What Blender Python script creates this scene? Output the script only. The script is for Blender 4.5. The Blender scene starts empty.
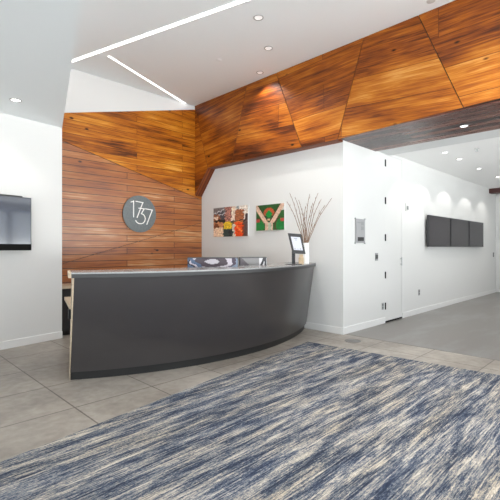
import bpy, bmesh, math, random
from mathutils import Vector, Matrix, noise as mnoise
random.seed(7)
S2 = math.sqrt(2); PI = math.pi
C = bpy.context.scene.collection
H = 1.33                                   # eye height
ROT = Matrix.Rotation(PI/4, 4, 'Z')        # the room's own axes (a, b) stand at 45 degrees

def ab(a, b, z=0.0): return Vector(((a-b)/S2, (a+b)/S2, z))

# ------------------------------------------------------------------ materials
MATS = {}
def nt(name):
    m = bpy.data.materials.new(name); m.use_nodes = True
    MATS[name] = m
    t = m.node_tree; b = t.nodes['Principled BSDF']
    return m, t, b
def simple(name, col, rough=.5, metal=0, spec=.5, coat=0, bump=0, bscale=40, var=0, emis=None, es=0, trans=0):
    m, t, b = nt(name)
    b.inputs['Base Color'].default_value = (*col, 1)
    b.inputs['Roughness'].default_value = rough
    b.inputs['Metallic'].default_value = metal
    b.inputs['Specular IOR Level'].default_value = spec
    b.inputs['Coat Weight'].default_value = coat
    b.inputs['Transmission Weight'].default_value = trans
    if emis:
        b.inputs['Emission Color'].default_value = (*emis, 1)
        b.inputs['Emission Strength'].default_value = es
    if bump or var:
        tc = t.nodes.new('ShaderNodeTexCoord'); n = t.nodes.new('ShaderNodeTexNoise')
        n.inputs['Scale'].default_value = bscale; n.inputs['Detail'].default_value = 4
        t.links.new(tc.outputs['Object'], n.inputs['Vector'])
        if bump:
            bp = t.nodes.new('ShaderNodeBump'); bp.inputs['Strength'].default_value = bump
            bp.inputs['Distance'].default_value = .002
            t.links.new(n.outputs['Fac'], bp.inputs['Height']); t.links.new(bp.outputs['Normal'], b.inputs['Normal'])
        if var:
            r = t.nodes.new('ShaderNodeValToRGB')
            r.color_ramp.elements[0].position = .3; r.color_ramp.elements[1].position = .7
            r.color_ramp.elements[0].color = (*[c*(1-var) for c in col], 1)
            r.color_ramp.elements[1].color = (*[min(1, c*(1+var)) for c in col], 1)
            t.links.new(n.outputs['Fac'], r.inputs['Fac']); t.links.new(r.outputs['Color'], b.inputs['Base Color'])
    return m
def ramp(t, stops, interp='LINEAR'):
    r = t.nodes.new('ShaderNodeValToRGB'); cr = r.color_ramp; cr.interpolation = interp
    while len(cr.elements) < len(stops): cr.elements.new(.5)
    for e, (p, c) in zip(cr.elements, stops): e.position = p; e.color = (*c, 1)
    return r
def N(t, kind, **kw):
    n = t.nodes.new(kind)
    for k, v in kw.items():
        if k.startswith('i_'): n.inputs[k[2:].replace('_', ' ')].default_value = v
        else: setattr(n, k, v)
    return n
def mathn(t, op, a, b=None, c=None):
    n = t.nodes.new('ShaderNodeMath'); n.operation = op
    for i, v in enumerate((a, b, c)):
        if v is None: continue
        if isinstance(v, (int, float)): n.inputs[i].default_value = v
        else: t.links.new(v, n.inputs[i])
    return n.outputs[0]

def wood_planks(name, stops, plank=.13, length=2.3, rough=.3, randw=.55, coat=.3, knots=True, mort=.0022, seed=0.0, grain=(.9, 15.0), spec=.5, gap=.35, gc=1.3, lf=.8, n2w=.6):
    """boards laid along u, plank pitch along v; UVs are metres"""
    m, t, b = nt(name); L = t.links.new
    uv = N(t, 'ShaderNodeTexCoord')
    mp = N(t, 'ShaderNodeMapping'); mp.inputs['Location'].default_value = (seed, seed*.37, 0)
    L(uv.outputs['UV'], mp.inputs['Vector'])
    br = N(t, 'ShaderNodeTexBrick', offset=.43, offset_frequency=2)
    br.inputs['Scale'].default_value = 1; br.inputs['Brick Width'].default_value = length
    br.inputs['Row Height'].default_value = plank; br.inputs['Mortar Size'].default_value = mort
    br.inputs['Mortar Smooth'].default_value = .3
    br.inputs['Color1'].default_value = (0, 0, 0, 1); br.inputs['Color2'].default_value = (1, 1, 1, 1)
    br.inputs['Mortar'].default_value = (.5, .5, .5, 1)
    L(mp.outputs['Vector'], br.inputs['Vector'])
    sep = N(t, 'ShaderNodeSeparateColor'); L(br.outputs['Color'], sep.inputs['Color'])
    rnd = sep.outputs['Red']
    # grain, shifted per board
    comb = N(t, 'ShaderNodeCombineXYZ'); L(mathn(t, 'MULTIPLY', rnd, 17.0), comb.inputs['X']); L(mathn(t, 'MULTIPLY', rnd, 9.0), comb.inputs['Z'])
    add = N(t, 'ShaderNodeVectorMath', operation='ADD'); L(mp.outputs['Vector'], add.inputs[0]); L(comb.outputs[0], add.inputs[1])
    sc = N(t, 'ShaderNodeMapping'); sc.inputs['Scale'].default_value = (grain[0], grain[1], 1); L(add.outputs[0], sc.inputs['Vector'])
    n1 = N(t, 'ShaderNodeTexNoise'); n1.inputs['Scale'].default_value = 1.6; n1.inputs['Detail'].default_value = 7
    n1.inputs['Roughness'].default_value = .62; n1.inputs['Distortion'].default_value = .5; L(sc.outputs[0], n1.inputs['Vector'])
    sc2 = N(t, 'ShaderNodeMapping'); sc2.inputs['Scale'].default_value = (2.2, 90, 1); L(add.outputs[0], sc2.inputs['Vector'])
    n2 = N(t, 'ShaderNodeTexNoise'); n2.inputs['Scale'].default_value = 1.0; n2.inputs['Detail'].default_value = 4; L(sc2.outputs[0], n2.inputs['Vector'])
    sc3 = N(t, 'ShaderNodeMapping'); sc3.inputs['Scale'].default_value = (.7, 2.2, 1); L(mp.outputs[0], sc3.inputs['Vector'])
    n3 = N(t, 'ShaderNodeTexNoise'); n3.inputs['Scale'].default_value = 1.3; n3.inputs['Detail'].default_value = 3; L(sc3.outputs[0], n3.inputs['Vector'])
    v = mathn(t, 'MULTIPLY', mathn(t, 'SUBTRACT', n1.outputs['Fac'], .5), gc)
    v = mathn(t, 'ADD', v, mathn(t, 'MULTIPLY', mathn(t, 'SUBTRACT', rnd, .5), randw))
    v = mathn(t, 'ADD', v, mathn(t, 'MULTIPLY', mathn(t, 'SUBTRACT', n2.outputs['Fac'], .5), n2w))
    v = mathn(t, 'ADD', v, mathn(t, 'MULTIPLY', mathn(t, 'SUBTRACT', n3.outputs['Fac'], .5), lf))
    v = mathn(t, 'ADD', v, .5)
    r = ramp(t, stops); L(v, r.inputs['Fac']); col = r.outputs['Color']
    if knots:
        kv = N(t, 'ShaderNodeMapping'); kv.inputs['Scale'].default_value = (2.1, 4.2, 1); L(mp.outputs[0], kv.inputs['Vector'])
        vo = N(t, 'ShaderNodeTexVoronoi'); vo.inputs['Scale'].default_value = 1.0; L(kv.outputs[0], vo.inputs['Vector'])
        kr = ramp(t, [(.045, (.06, .025, .02)), (.10, (1, 1, 1))]); L(vo.outputs['Distance'], kr.inputs['Fac'])
        mk = N(t, 'ShaderNodeMix', data_type='RGBA', blend_type='MULTIPLY'); mk.inputs['Factor'].default_value = 1
        L(col, mk.inputs['A']); L(kr.outputs['Color'], mk.inputs['B']); col = mk.outputs['Result']
    mm = N(t, 'ShaderNodeMix', data_type='RGBA', blend_type='MULTIPLY')
    L(br.outputs['Fac'], mm.inputs['Factor']); L(col, mm.inputs['A']); mm.inputs['B'].default_value = (gap, gap*.8, gap*.7, 1)
    L(mm.outputs['Result'], b.inputs['Base Color'])
    rr = mathn(t, 'ADD', mathn(t, 'MULTIPLY', n1.outputs['Fac'], .22), rough-.1); L(rr, b.inputs['Roughness'])
    b.inputs['Coat Weight'].default_value = coat; b.inputs['Coat Roughness'].default_value = rough*.8
    b.inputs['Specular IOR Level'].default_value = spec
    bp = N(t, 'ShaderNodeBump'); bp.inputs['Strength'].default_value = .35; bp.inputs['Distance'].default_value = .002
    hh = mathn(t, 'SUBTRACT', mathn(t, 'MULTIPLY', n1.outputs['Fac'], .4), br.outputs['Fac'])
    L(hh, bp.inputs['Height']); L(bp.outputs['Normal'], b.inputs['Normal']); L(bp.outputs['Normal'], b.inputs['Coat Normal'])
    return m

AMBER = [(0, (.020, .004, .001)), (.25, (.085, .018, .003)), (.42, (.20, .046, .004)), (.60, (.32, .086, .005)), (.8, (.45, .15, .012)), (1, (.58, .26, .06))]
LEG = [(0, (.02, .004, .002)), (.4, (.12, .025, .006)), (.7, (.24, .06, .012)), (1, (.36, .11, .03))]
FEAT = [(0, (.05, .015, .005)), (.2, (.19, .05, .012)), (.38, (.31, .092, .018)), (.55, (.35, .112, .022)), (.72, (.42, .158, .045)), (.9, (.52, .28, .13)), (1, (.58, .36, .2))]  # pale last stops put the window gloss wash into the board colour
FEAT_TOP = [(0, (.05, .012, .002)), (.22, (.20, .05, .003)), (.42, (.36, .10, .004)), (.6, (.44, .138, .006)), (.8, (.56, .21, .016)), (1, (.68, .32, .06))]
wood_planks('amber_boards', AMBER, plank=.40, length=2.8, rough=.38, randw=.34, coat=.04, spec=.3, gc=1.1, lf=1.3, n2w=.6, seed=3.1, grain=(1.1, 17), mort=.004)
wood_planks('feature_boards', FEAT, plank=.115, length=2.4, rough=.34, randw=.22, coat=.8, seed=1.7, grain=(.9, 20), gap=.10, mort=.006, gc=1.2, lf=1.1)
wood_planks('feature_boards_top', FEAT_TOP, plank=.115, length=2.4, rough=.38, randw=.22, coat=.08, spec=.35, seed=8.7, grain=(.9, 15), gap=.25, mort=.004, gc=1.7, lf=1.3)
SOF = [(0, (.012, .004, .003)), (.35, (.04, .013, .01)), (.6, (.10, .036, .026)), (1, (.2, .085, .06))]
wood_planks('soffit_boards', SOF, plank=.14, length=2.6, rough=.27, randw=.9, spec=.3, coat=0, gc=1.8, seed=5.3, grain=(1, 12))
wood_planks('leg_boards', LEG, plank=.14, length=2.6, rough=.42, randw=.4, coat=0, spec=.3, seed=6.1, grain=(1, 12), knots=False)
simple('portal_wood', (.05, .010, .008), .5)
simple('hall_ceiling_paint', (.93, .93, .925), .8)
simple('dark_joint', (.02, .008, .004), .8)
simple('wood_edge', (.16, .05, .02), .5, var=.3, bscale=8)
OAK = [(0, (.42, .29, .17)), (.5, (.62, .48, .33)), (1, (.76, .64, .48))]
def oakmat():
    m, t, b = nt('pale_oak'); L = t.links.new
    tc = N(t, 'ShaderNodeTexCoord'); mp = N(t, 'ShaderNodeMapping'); mp.inputs['Scale'].default_value = (3, 30, 30)
    L(tc.outputs['Object'], mp.inputs['Vector'])
    n = N(t, 'ShaderNodeTexNoise'); n.inputs['Scale'].default_value = 1.5; n.inputs['Detail'].default_value = 5; L(mp.outputs[0], n.inputs['Vector'])
    r = ramp(t, [(.3, (.50, .39, .27)), (.7, (.60, .49, .36))]); L(n.outputs['Fac'], r.inputs['Fac']); L(r.outputs['Color'], b.inputs['Base Color'])
    b.inputs['Roughness'].default_value = .45
oakmat()
simple('wall_paint', (.69, .69, .68), .65, bump=.05, bscale=180)
simple('ceiling_paint', (.875, .915, .935), .8, bump=.04, bscale=150)
simple('margin_shade', (.70, .71, .71), .7)  # grey that the light gives this band, put into its colour
simple('trim_paint', (.76, .76, .75), .4)
simple('door_paint', (.69, .69, .68), .5)
simple('black_metal', (.02, .02, .022), .35, metal=.6)
simple('dark_gap', (.01, .01, .01), .9)
simple('steel', (.55, .56, .57), .3, metal=1)
simple('grey_plastic', (.30, .31, .31), .5)
simple('light_plastic', (.62, .62, .61), .5)
simple('sign_grey', (.36, .36, .37), .4)
simple('dark_plastic', (.03, .03, .032), .4)
simple('black_gloss', (.002, .002, .002), .5, spec=.15)
simple('sign_disc', (.155, .175, .18), .45, metal=.35, var=.12, bscale=30)
simple('sign_white', (.88, .88, .86), .5)
simple('tv_glass', (.010, .018, .045), .12, spec=.9, coat=1)  # blue of the window reflection put into the base colour
MATS['tv_glass'].node_tree.nodes['Principled BSDF'].inputs['Coat Roughness'].default_value = .06
MATS['tv_glass'].node_tree.nodes['Principled BSDF'].inputs['Coat IOR'].default_value = 1.6
simple('screen_grey', (.020, .016, .022), .2, spec=.3)
simple('desk_laminate', (.033, .029, .030), .28, spec=.6, coat=.3, var=.06, bscale=3)
simple('desk_band', (.028, .028, .029), .4)
simple('desk_kick', (.010, .010, .010), .45)
simple('counter_stone', (.27, .27, .27), .22, spec=.6, var=.1, bscale=60)
simple('credenza_black', (.012, .011, .011), .6)
simple('vase_ceramic', (.86, .85, .83), .35)
simple('twig_bark', (.22, .13, .085), .8, var=.35, bscale=60)
simple('tan_card', (.62, .47, .30), .6, var=.15, bscale=50)
simple('screen_lit', (.35, .36, .4), .3, emis=(.80, .84, .95), es=.33)
simple('screen_ink', (.2, .21, .24), .4)
simple('lamp_diffuser', (.9, .9, .9), .4, emis=(1, .985, .96), es=2.6)
simple('lamp_lens', (.9, .9, .9), .4, emis=(1, .97, .92), es=4.0)
simple('lamp_lens_soft', (.9, .9, .9), .4, emis=(1, .98, .95), es=.35)
simple('lamp_ring', (.42, .42, .42), .4)
simple('window_metal', (.10, .10, .11), .4, metal=.5)
simple('threshold_metal', (.18, .175, .17), .5, metal=.3)
simple('floor_box_metal', (.16, .155, .15), .45, metal=.6)
simple('outside_ground', (.30, .31, .30), .8, var=.2, bscale=1)

def floor_mat(name, tiles):
    m, t, b = nt(name); L = t.links.new
    tc = N(t, 'ShaderNodeTexCoord')
    n = N(t, 'ShaderNodeTexNoise'); n.inputs['Scale'].default_value = 1.3; n.inputs['Detail'].default_value = 6; n.inputs['Roughness'].default_value = .6
    if tiles: L(tc.outputs['Object'], n.inputs['Vector'])
    else:
        mp = N(t, 'ShaderNodeMapping'); mp.inputs['Scale'].default_value = (.5, 1.6, 1); L(tc.outputs['Object'], mp.inputs['Vector']); L(mp.outputs[0], n.inputs['Vector'])
    n2 = N(t, 'ShaderNodeTexNoise'); n2.inputs['Scale'].default_value = 14; n2.inputs['Detail'].default_value = 5
    L(tc.outputs['Object'], n2.inputs['Vector'])
    v = mathn(t, 'ADD', mathn(t, 'MULTIPLY', n.outputs['Fac'], .7), mathn(t, 'MULTIPLY', n2.outputs['Fac'], .3 if tiles else .1))
    if tiles:
        r = ramp(t, [(.38, (.20, .175, .15)), (.5, (.275, .245, .212)), (.62, (.36, .325, .285))])
        mp = N(t, 'ShaderNodeMapping'); mp.inputs['Location'].default_value = (-1.355+.73*20, -3.42+.69*20, 0)
        L(tc.outputs['Object'], mp.inputs['Vector'])
        br = N(t, 'ShaderNodeTexBrick', offset=0)
        br.inputs['Scale'].default_value = 1; br.inputs['Brick Width'].default_value = .73; br.inputs['Row Height'].default_value = .69
        br.inputs['Mortar Size'].default_value = .007; br.inputs['Mortar Smooth'].default_value = .2
        br.inputs['Color1'].default_value = (0, 0, 0, 1); br.inputs['Color2'].default_value = (1, 1, 1, 1); br.inputs['Mortar'].default_value = (.5, .5, .5, 1)
        L(mp.outputs[0], br.inputs['Vector'])
        sp = N(t, 'ShaderNodeSeparateColor'); L(br.outputs['Color'], sp.inputs['Color'])
        v = mathn(t, 'ADD', v, mathn(t, 'MULTIPLY', mathn(t, 'SUBTRACT', sp.outputs['Red'], .5), .07))
        L(v, r.inputs['Fac'])
        mm = N(t, 'ShaderNodeMix', data_type='RGBA', blend_type='MULTIPLY'); mm.inputs['B'].default_value = (.36, .33, .31, 1)
        L(br.outputs['Fac'], mm.inputs['Factor']); L(r.outputs['Color'], mm.inputs['A']); L(mm.outputs['Result'], b.inputs['Base Color'])
        b.inputs['Roughness'].default_value = .38
        h = br.outputs['Fac']
        bp = N(t, 'ShaderNodeBump'); bp.inputs['Strength'].default_value = .3; bp.inputs['Distance'].default_value = .002; bp.invert = True
        L(h, bp.inputs['Height']); L(bp.outputs['Normal'], b.inputs['Normal'])
    else:
        r = ramp(t, [(.4, (.165, .152, .138)), (.5, (.205, .20, .192)), (.62, (.245, .242, .235))])
        L(v, r.inputs['Fac']); L(r.outputs['Color'], b.inputs['Base Color'])
        b.inputs['Roughness'].default_value = .3
floor_mat('stone_tiles', True); floor_mat('polished_concrete', False)

def rug_mat():
    m, t, b = nt('rug_pile'); L = t.links.new
    tc = N(t, 'ShaderNodeTexCoord')
    def nz(sx, sy, detail, rough, off=0, dist=0):
        mp = N(t, 'ShaderNodeMapping'); mp.inputs['Scale'].default_value = (sx, sy, 1); mp.inputs['Location'].default_value = (off, off*1.3, 0)
        L(tc.outputs['Object'], mp.inputs['Vector'])
        n = N(t, 'ShaderNodeTexNoise'); n.inputs['Scale'].default_value = 1; n.inputs['Detail'].default_value = detail
        n.inputs['Roughness'].default_value = rough; n.inputs['Distortion'].default_value = dist
        L(mp.outputs[0], n.inputs['Vector']); return n.outputs['Fac']
    fine = nz(4.5, 75, 6, .75, 1.0, .2)
    mid = nz(1.6, 13, 5, .65, 7.0, .3)
    vf = nz(45, 190, 2, .8, 3.0)
    big = nz(.9, 1.3, 2, .5, 11.0)
    v = mathn(t, 'MULTIPLY', mathn(t, 'SUBTRACT', fine, .5), 2.2)
    v = mathn(t, 'ADD', v, mathn(t, 'MULTIPLY', mathn(t, 'SUBTRACT', mid, .5), 1.6))
    v = mathn(t, 'ADD', v, mathn(t, 'MULTIPLY', mathn(t, 'SUBTRACT', vf, .5), 1.3))
    v = mathn(t, 'ADD', v, mathn(t, 'MULTIPLY', mathn(t, 'SUBTRACT', big, .5), .3))
    v = mathn(t, 'ADD', v, .41)
    r = ramp(t, [(.08, (.020, .027, .050)), (.28, (.048, .066, .108)), (.43, (.135, .152, .185)), (.53, (.235, .235, .24)), (.66, (.375, .345, .305)), (.9, (.55, .515, .465))])
    L(v, r.inputs['Fac'])
    r2 = ramp(t, [(.35, (1, 1, 1)), (.7, (1.0, .93, .82))]); L(nz(1.1, 5, 2, .5, 21.0), r2.inputs['Fac'])
    mm = N(t, 'ShaderNodeMix', data_type='RGBA', blend_type='MULTIPLY'); mm.inputs['Factor'].default_value = 1
    L(r.outputs['Color'], mm.inputs['A']); L(r2.outputs['Color'], mm.inputs['B']); L(mm.outputs['Result'], b.inputs['Base Color'])
    b.inputs['Roughness'].default_value = .95; b.inputs['Specular IOR Level'].default_value = .15
    bp = N(t, 'ShaderNodeBump'); bp.inputs['Strength'].default_value = .5; bp.inputs['Distance'].default_value = .004
    L(fine, bp.inputs['Height']); L(bp.outputs['Normal'], b.inputs['Normal'])
rug_mat()

def print_mat(name, rough=.3, emis=0):
    m, t, b = nt(name)
    a = N(t, 'ShaderNodeVertexColor'); a.layer_name = 'ink'
    t.links.new(a.outputs['Color'], b.inputs['Base Color']); b.inputs['Roughness'].default_value = rough
    if emis:
        t.links.new(a.outputs['Color'], b.inputs['Emission Color']); b.inputs['Emission Strength'].default_value = emis
print_mat('art_print', .35); print_mat('screen_picture', .4, .06)

# ------------------------------------------------------------------ builders (all shapes in world coordinates)
def tag(o, label=None, cat=None, group=None, kind=None):
    if label: o['label'] = label
    if cat: o['category'] = cat
    if group: o['group'] = group
    if kind: o['kind'] = kind
    return o
def thing(name, label, cat, loc, rotz=PI/4, group=None):
    o = bpy.data.objects.new(name, None); C.objects.link(o)
    o.empty_display_size = .1
    o.matrix_world = Matrix.Translation(loc) @ Matrix.Rotation(rotz, 4, 'Z')
    tag(o, label, cat, group); o['_mw'] = 0
    del o['_mw']
    return o
WM = {}
def mw(o): return WM.get(o.name) or o.matrix_basis.copy()
def obj(name, bm, mat, parent=None, loc=None, rotz=PI/4, smooth=False, bevel=0, seg=2):
    me = bpy.data.meshes.new(name)
    bmesh.ops.recalc_face_normals(bm, faces=bm.faces)
    bm.to_mesh(me); bm.free()
    o = bpy.data.objects.new(name, me); C.objects.link(o)
    if parent is not None:
        M = WM[parent.name] if parent.name in WM else parent.matrix_basis.copy()
        o.parent = parent; WM[o.name] = M                       # part shares its parent's frame
    else:
        if loc is None: loc = Vector((0, 0, 0))
        M = Matrix.Translation(loc) @ Matrix.Rotation(rotz, 4, 'Z')
        o.matrix_basis = M; WM[o.name] = M
    me.transform(M.inverted())
    for x in (mat if isinstance(mat, (list, tuple)) else [mat]): me.materials.append(MATS[x])
    if smooth:
        for p in me.polygons: p.use_smooth = True
        me.set_sharp_from_angle(angle=math.radians(35))
    if bevel:
        md = o.modifiers.new('bevel', 'BEVEL'); md.width = bevel; md.segments = seg; md.limit_method = 'ANGLE'; md.angle_limit = math.radians(40)
    return o
def B(): return bmesh.new()
def prism(bm, pts, z0, z1, mi=0, topz=None):
    """vertical prism on a plan polygon of world points"""
    lo = [bm.verts.new((p[0], p[1], z0)) for p in pts]
    hi = [bm.verts.new((p[0], p[1], z1)) for p in pts]
    fs = [bm.faces.new(lo[::-1]), bm.faces.new(hi)]
    n = len(pts)
    for i in range(n): fs.append(bm.faces.new((lo[i], lo[(i+1) % n], hi[(i+1) % n], hi[i])))
    for f in fs: f.material_index = mi
    return bm
def box(bm, a0, a1, b0, b1, z0, z1, mi=0):
    return prism(bm, [ab(a0, b0), ab(a1, b0), ab(a1, b1), ab(a0, b1)], z0, z1, mi)
def loc_frame(o, u, n):
    """frame: origin, horizontal direction u, outward normal n"""
    return (Vector(o), Vector(u).normalized(), Vector(n).normalized())
def fbox(bm, fr, u0, u1, z0, z1, d0, d1, mi=0):
    o, u, n = fr
    pts = [o+u*u0+n*d0, o+u*u1+n*d0, o+u*u1+n*d1, o+u*u0+n*d1]
    return prism(bm, pts, o.z+z0, o.z+z1, mi)
def cyl(bm, p0, p1, r0, r1=None, seg=24, caps=True, mi=0):
    r1 = r0 if r1 is None else r1
    p0 = Vector(p0); p1 = Vector(p1); d = (p1-p0).normalized()
    x = d.orthogonal().normalized(); y = d.cross(x)
    A = [bm.verts.new(p0+(x*math.cos(2*PI*i/seg)+y*math.sin(2*PI*i/seg))*r0) for i in range(seg)]
    Bv = [bm.verts.new(p1+(x*math.cos(2*PI*i/seg)+y*math.sin(2*PI*i/seg))*r1) for i in range(seg)]
    for i in range(seg):
        f = bm.faces.new((A[i], A[(i+1) % seg], Bv[(i+1) % seg], Bv[i])); f.material_index = mi
    if caps:
        f = bm.faces.new(A[::-1]); f.material_index = mi
        f = bm.faces.new(Bv); f.material_index = mi
    return bm
def lathe(bm, c, prof, seg=32):
    rings = []
    for r, z in prof:
        if r < 1e-5: rings.append([bm.verts.new((c[0], c[1], c[2]+z))])
        else: rings.append([bm.verts.new((c[0]+r*math.cos(2*PI*i/seg), c[1]+r*math.sin(2*PI*i/seg), c[2]+z)) for i in range(seg)])
    for q in range(len(rings)-1):
        A, D = rings[q], rings[q+1]
        for i in range(seg):
            j = (i+1) % seg
            if len(A) == 1 and len(D) == 1: continue
            if len(A) == 1: bm.faces.new((A[0], D[i], D[j]))
            elif len(D) == 1: bm.faces.new((A[i], A[j], D[0]))
            else: bm.faces.new((A[i], A[j], D[j], D[i]))
    return bm
def tube(bm, pts, rads, seg=7):
    rings = []
    for i, p in enumerate(pts):
        p = Vector(p)
        d = (Vector(pts[min(i+1, len(pts)-1)])-Vector(pts[max(i-1, 0)])).normalized()
        x = d.cross(Vector((.13, .97, .2))).normalized(); y = d.cross(x)
        r = rads[i] if isinstance(rads, (list, tuple)) else rads
        rings.append([bm.verts.new(p+(x*math.cos(2*PI*k/seg)+y*math.sin(2*PI*k/seg))*r) for k in range(seg)])
    for q in range(len(rings)-1):
        for k in range(seg): bm.faces.new((rings[q][k], rings[q][(k+1) % seg], rings[q+1][(k+1) % seg], rings[q+1][k]))
    bm.faces.new(rings[0][::-1]); bm.faces.new(rings[-1])
    return bm
def struct(name, bm, mat, **kw):
    o = obj(name, bm, mat, **kw); o['kind'] = 'structure'; return o

# ------------------------------------------------------------------ plan dimensions
CEIL = 4.33; LOW = 3.10; HALL = 3.04
A_ART = 5.408          # plane of the white wall with the pictures
A_BEAM = 5.218         # face of the amber bulkhead
A_BACK = 6.45          # its far face over the hall
B_HALL = 3.388         # plane of the hall wall with the screens
B_WOOD = 6.896         # plane of the plank wall
A_END = 13.85
B_WIN = -3.5; A_REAR = -4.0
E0 = Vector((-2.776, 5.98, 0)); TD = Vector((-.569, -.822, 0)).normalized(); TN = Vector((.822, -.569, 0)).normalized()

# ------------------------------------------------------------------ floor
bm = B(); box(bm, -8.5, 5.46, B_WIN, 8, -.1, 0); struct('floor', bm, 'stone_tiles')
bm = B(); box(bm, 5.475, 14.6, B_WIN, 8, -.1, 0); struct('floor', bm, 'polished_concrete')
bm = B(); box(bm, 5.46, 5.475, B_WIN, A_ART, -.1, .002)
struct('trim_1', bm, 'threshold_metal')
# rug
rc = Vector((.812, 5.71, 0)); rl = Vector((.5906, .8069, 0)); rr_ = Vector((.763, -.647, 0))
bm = B(); prism(bm, [rc, rc-rl*8, rc-rl*8+rr_*5, rc+rr_*5], 0, .012)
rug = obj('area_rug', bm, 'rug_pile', bevel=.004)
tag(rug, 'large area rug streaked in navy blue, grey and cream on the stone tiles', 'rug')

# ------------------------------------------------------------------ walls
# solid block between picture wall and hall wall, with the door recess cut out of it
DU0, DU1 = 1.366, 2.051          # door span measured along the hall wall from the corner
DZ = 2.995
def art_wall():
    bm = B()
    box(bm, A_ART, A_ART+.2, B_HALL, B_WOOD+.2, 0, 3.3)
    box(bm, A_ART, A_ART+.2, B_HALL+.2, B_WOOD+.2, 3.3, CEIL)
    return bm
struct('wall_art', art_wall(), 'wall_paint')
bm = B()
box(bm, A_ART+.2, A_ART+DU0, B_HALL, B_HALL+.2, 0, 3.3)
box(bm, A_ART+DU1, A_END, B_HALL, B_HALL+.2, 0, 3.3)
box(bm, A_ART+DU0, A_ART+DU1, B_HALL, B_HALL+.2, DZ, 3.3)
struct('wall_hall', bm, 'wall_paint')
bm = B(); box(bm, A_END, A_END+.2, B_WIN, B_HALL+.2, 0, 3.3); struct('wall_end', bm, 'wall_paint')
# wall behind the planks
bm = B(); box(bm, 1.9, A_ART, B_WOOD, B_WOOD+.2, 0, CEIL); back = struct('wall_back', bm, 'wall_paint')
# screen wall on the left and its return
bm = B()
r0 = E0; r1 = ab(2.139, B_WOOD); r2 = E0+TD*10.6
prism(bm, [E0, r1, r1+Vector((-.25, .05, 0)), r2-TN*.3, r2], 0, CEIL)
struct('wall_left', bm, 'wall_paint')
bm = B()
box(bm, A_REAR-.2, A_REAR, B_WIN, 4.6, 0, .12); box(bm, A_REAR-.2, A_REAR, B_WIN, 4.6, 2.95, CEIL); box(bm, A_REAR-.2, A_REAR, 3.2, 4.6, .12, 2.95)
struct('wall_rear', bm, 'wall_paint')
for k in range(4):  # unseen rear windows added to light the picture wall and bulkhead
    b0 = B_WIN+k*1.675; b1 = b0+1.675
    bm = B(); box(bm, A_REAR-.16, A_REAR-.04, b0, b0+.07, .12, 2.95); box(bm, A_REAR-.16, A_REAR-.04, b1-.07, b1, .12, 2.95)
    box(bm, A_REAR-.16, A_REAR-.04, b0+.07, b1-.07, .12, .2); box(bm, A_REAR-.16, A_REAR-.04, b0+.07, b1-.07, 2.87, 2.95)
    struct('window_%d' % (k+9), bm, 'window_metal')
# ceilings
bm = B(); box(bm, -8.5, A_BACK, B_WIN-.2, B_WOOD+.4, CEIL, CEIL+.15); struct('ceiling', bm, 'ceiling_paint')
e1 = Vector((1.82, -3.05, 0))
bm = B(); prism(bm, [E0, e1, ab(A_REAR, B_WIN+1.0), E0+TD*10.6], LOW, CEIL-.001); struct('ceiling', bm, 'ceiling_paint')
bm = B(); box(bm, 6.95, A_END, B_WIN, B_HALL, HALL, HALL+.15); struct('ceiling', bm, 'hall_ceiling_paint')
bm = B(); box(bm, A_BACK, 6.95, B_WIN, B_HALL, 3.0, 3.3); struct('trim_2', bm, 'margin_shade')

# window wall, to the right of and behind the camera
bm = B(); box(bm, A_REAR-.2, A_END+.2, B_WIN-.2, B_WIN, 0, .12)
box(bm, A_REAR-.2, A_BACK, B_WIN-.2, B_WIN, 4.1, CEIL)
box(bm, 9.93, A_END+.2, B_WIN-.2, B_WIN, .12, 3.3); box(bm, A_BACK, 9.93, B_WIN-.2, B_WIN, 2.8, 3.3)
struct('wall_window', bm, 'wall_paint')
a = A_REAR
for k in range(8):
    a0 = A_REAR+k*1.74; a1 = a0+1.74; top = 4.1 if k < 6 else 2.8
    bm = B()
    box(bm, a0, a0+.07, B_WIN-.16, B_WIN-.04, .12, top); box(bm, a1-.07, a1, B_WIN-.16, B_WIN-.04, .12, top)
    box(bm, a0+.07, a1-.07, B_WIN-.16, B_WIN-.04, .12, .2); box(bm, a0+.07, a1-.07, B_WIN-.16, B_WIN-.04, top-.08, top)
    if top > 3: box(bm, a0+.07, a1-.07, B_WIN-.16, B_WIN-.04, 2.75, 2.83)
    w = struct('window_%d' % (k+1), bm, 'window_metal')

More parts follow.
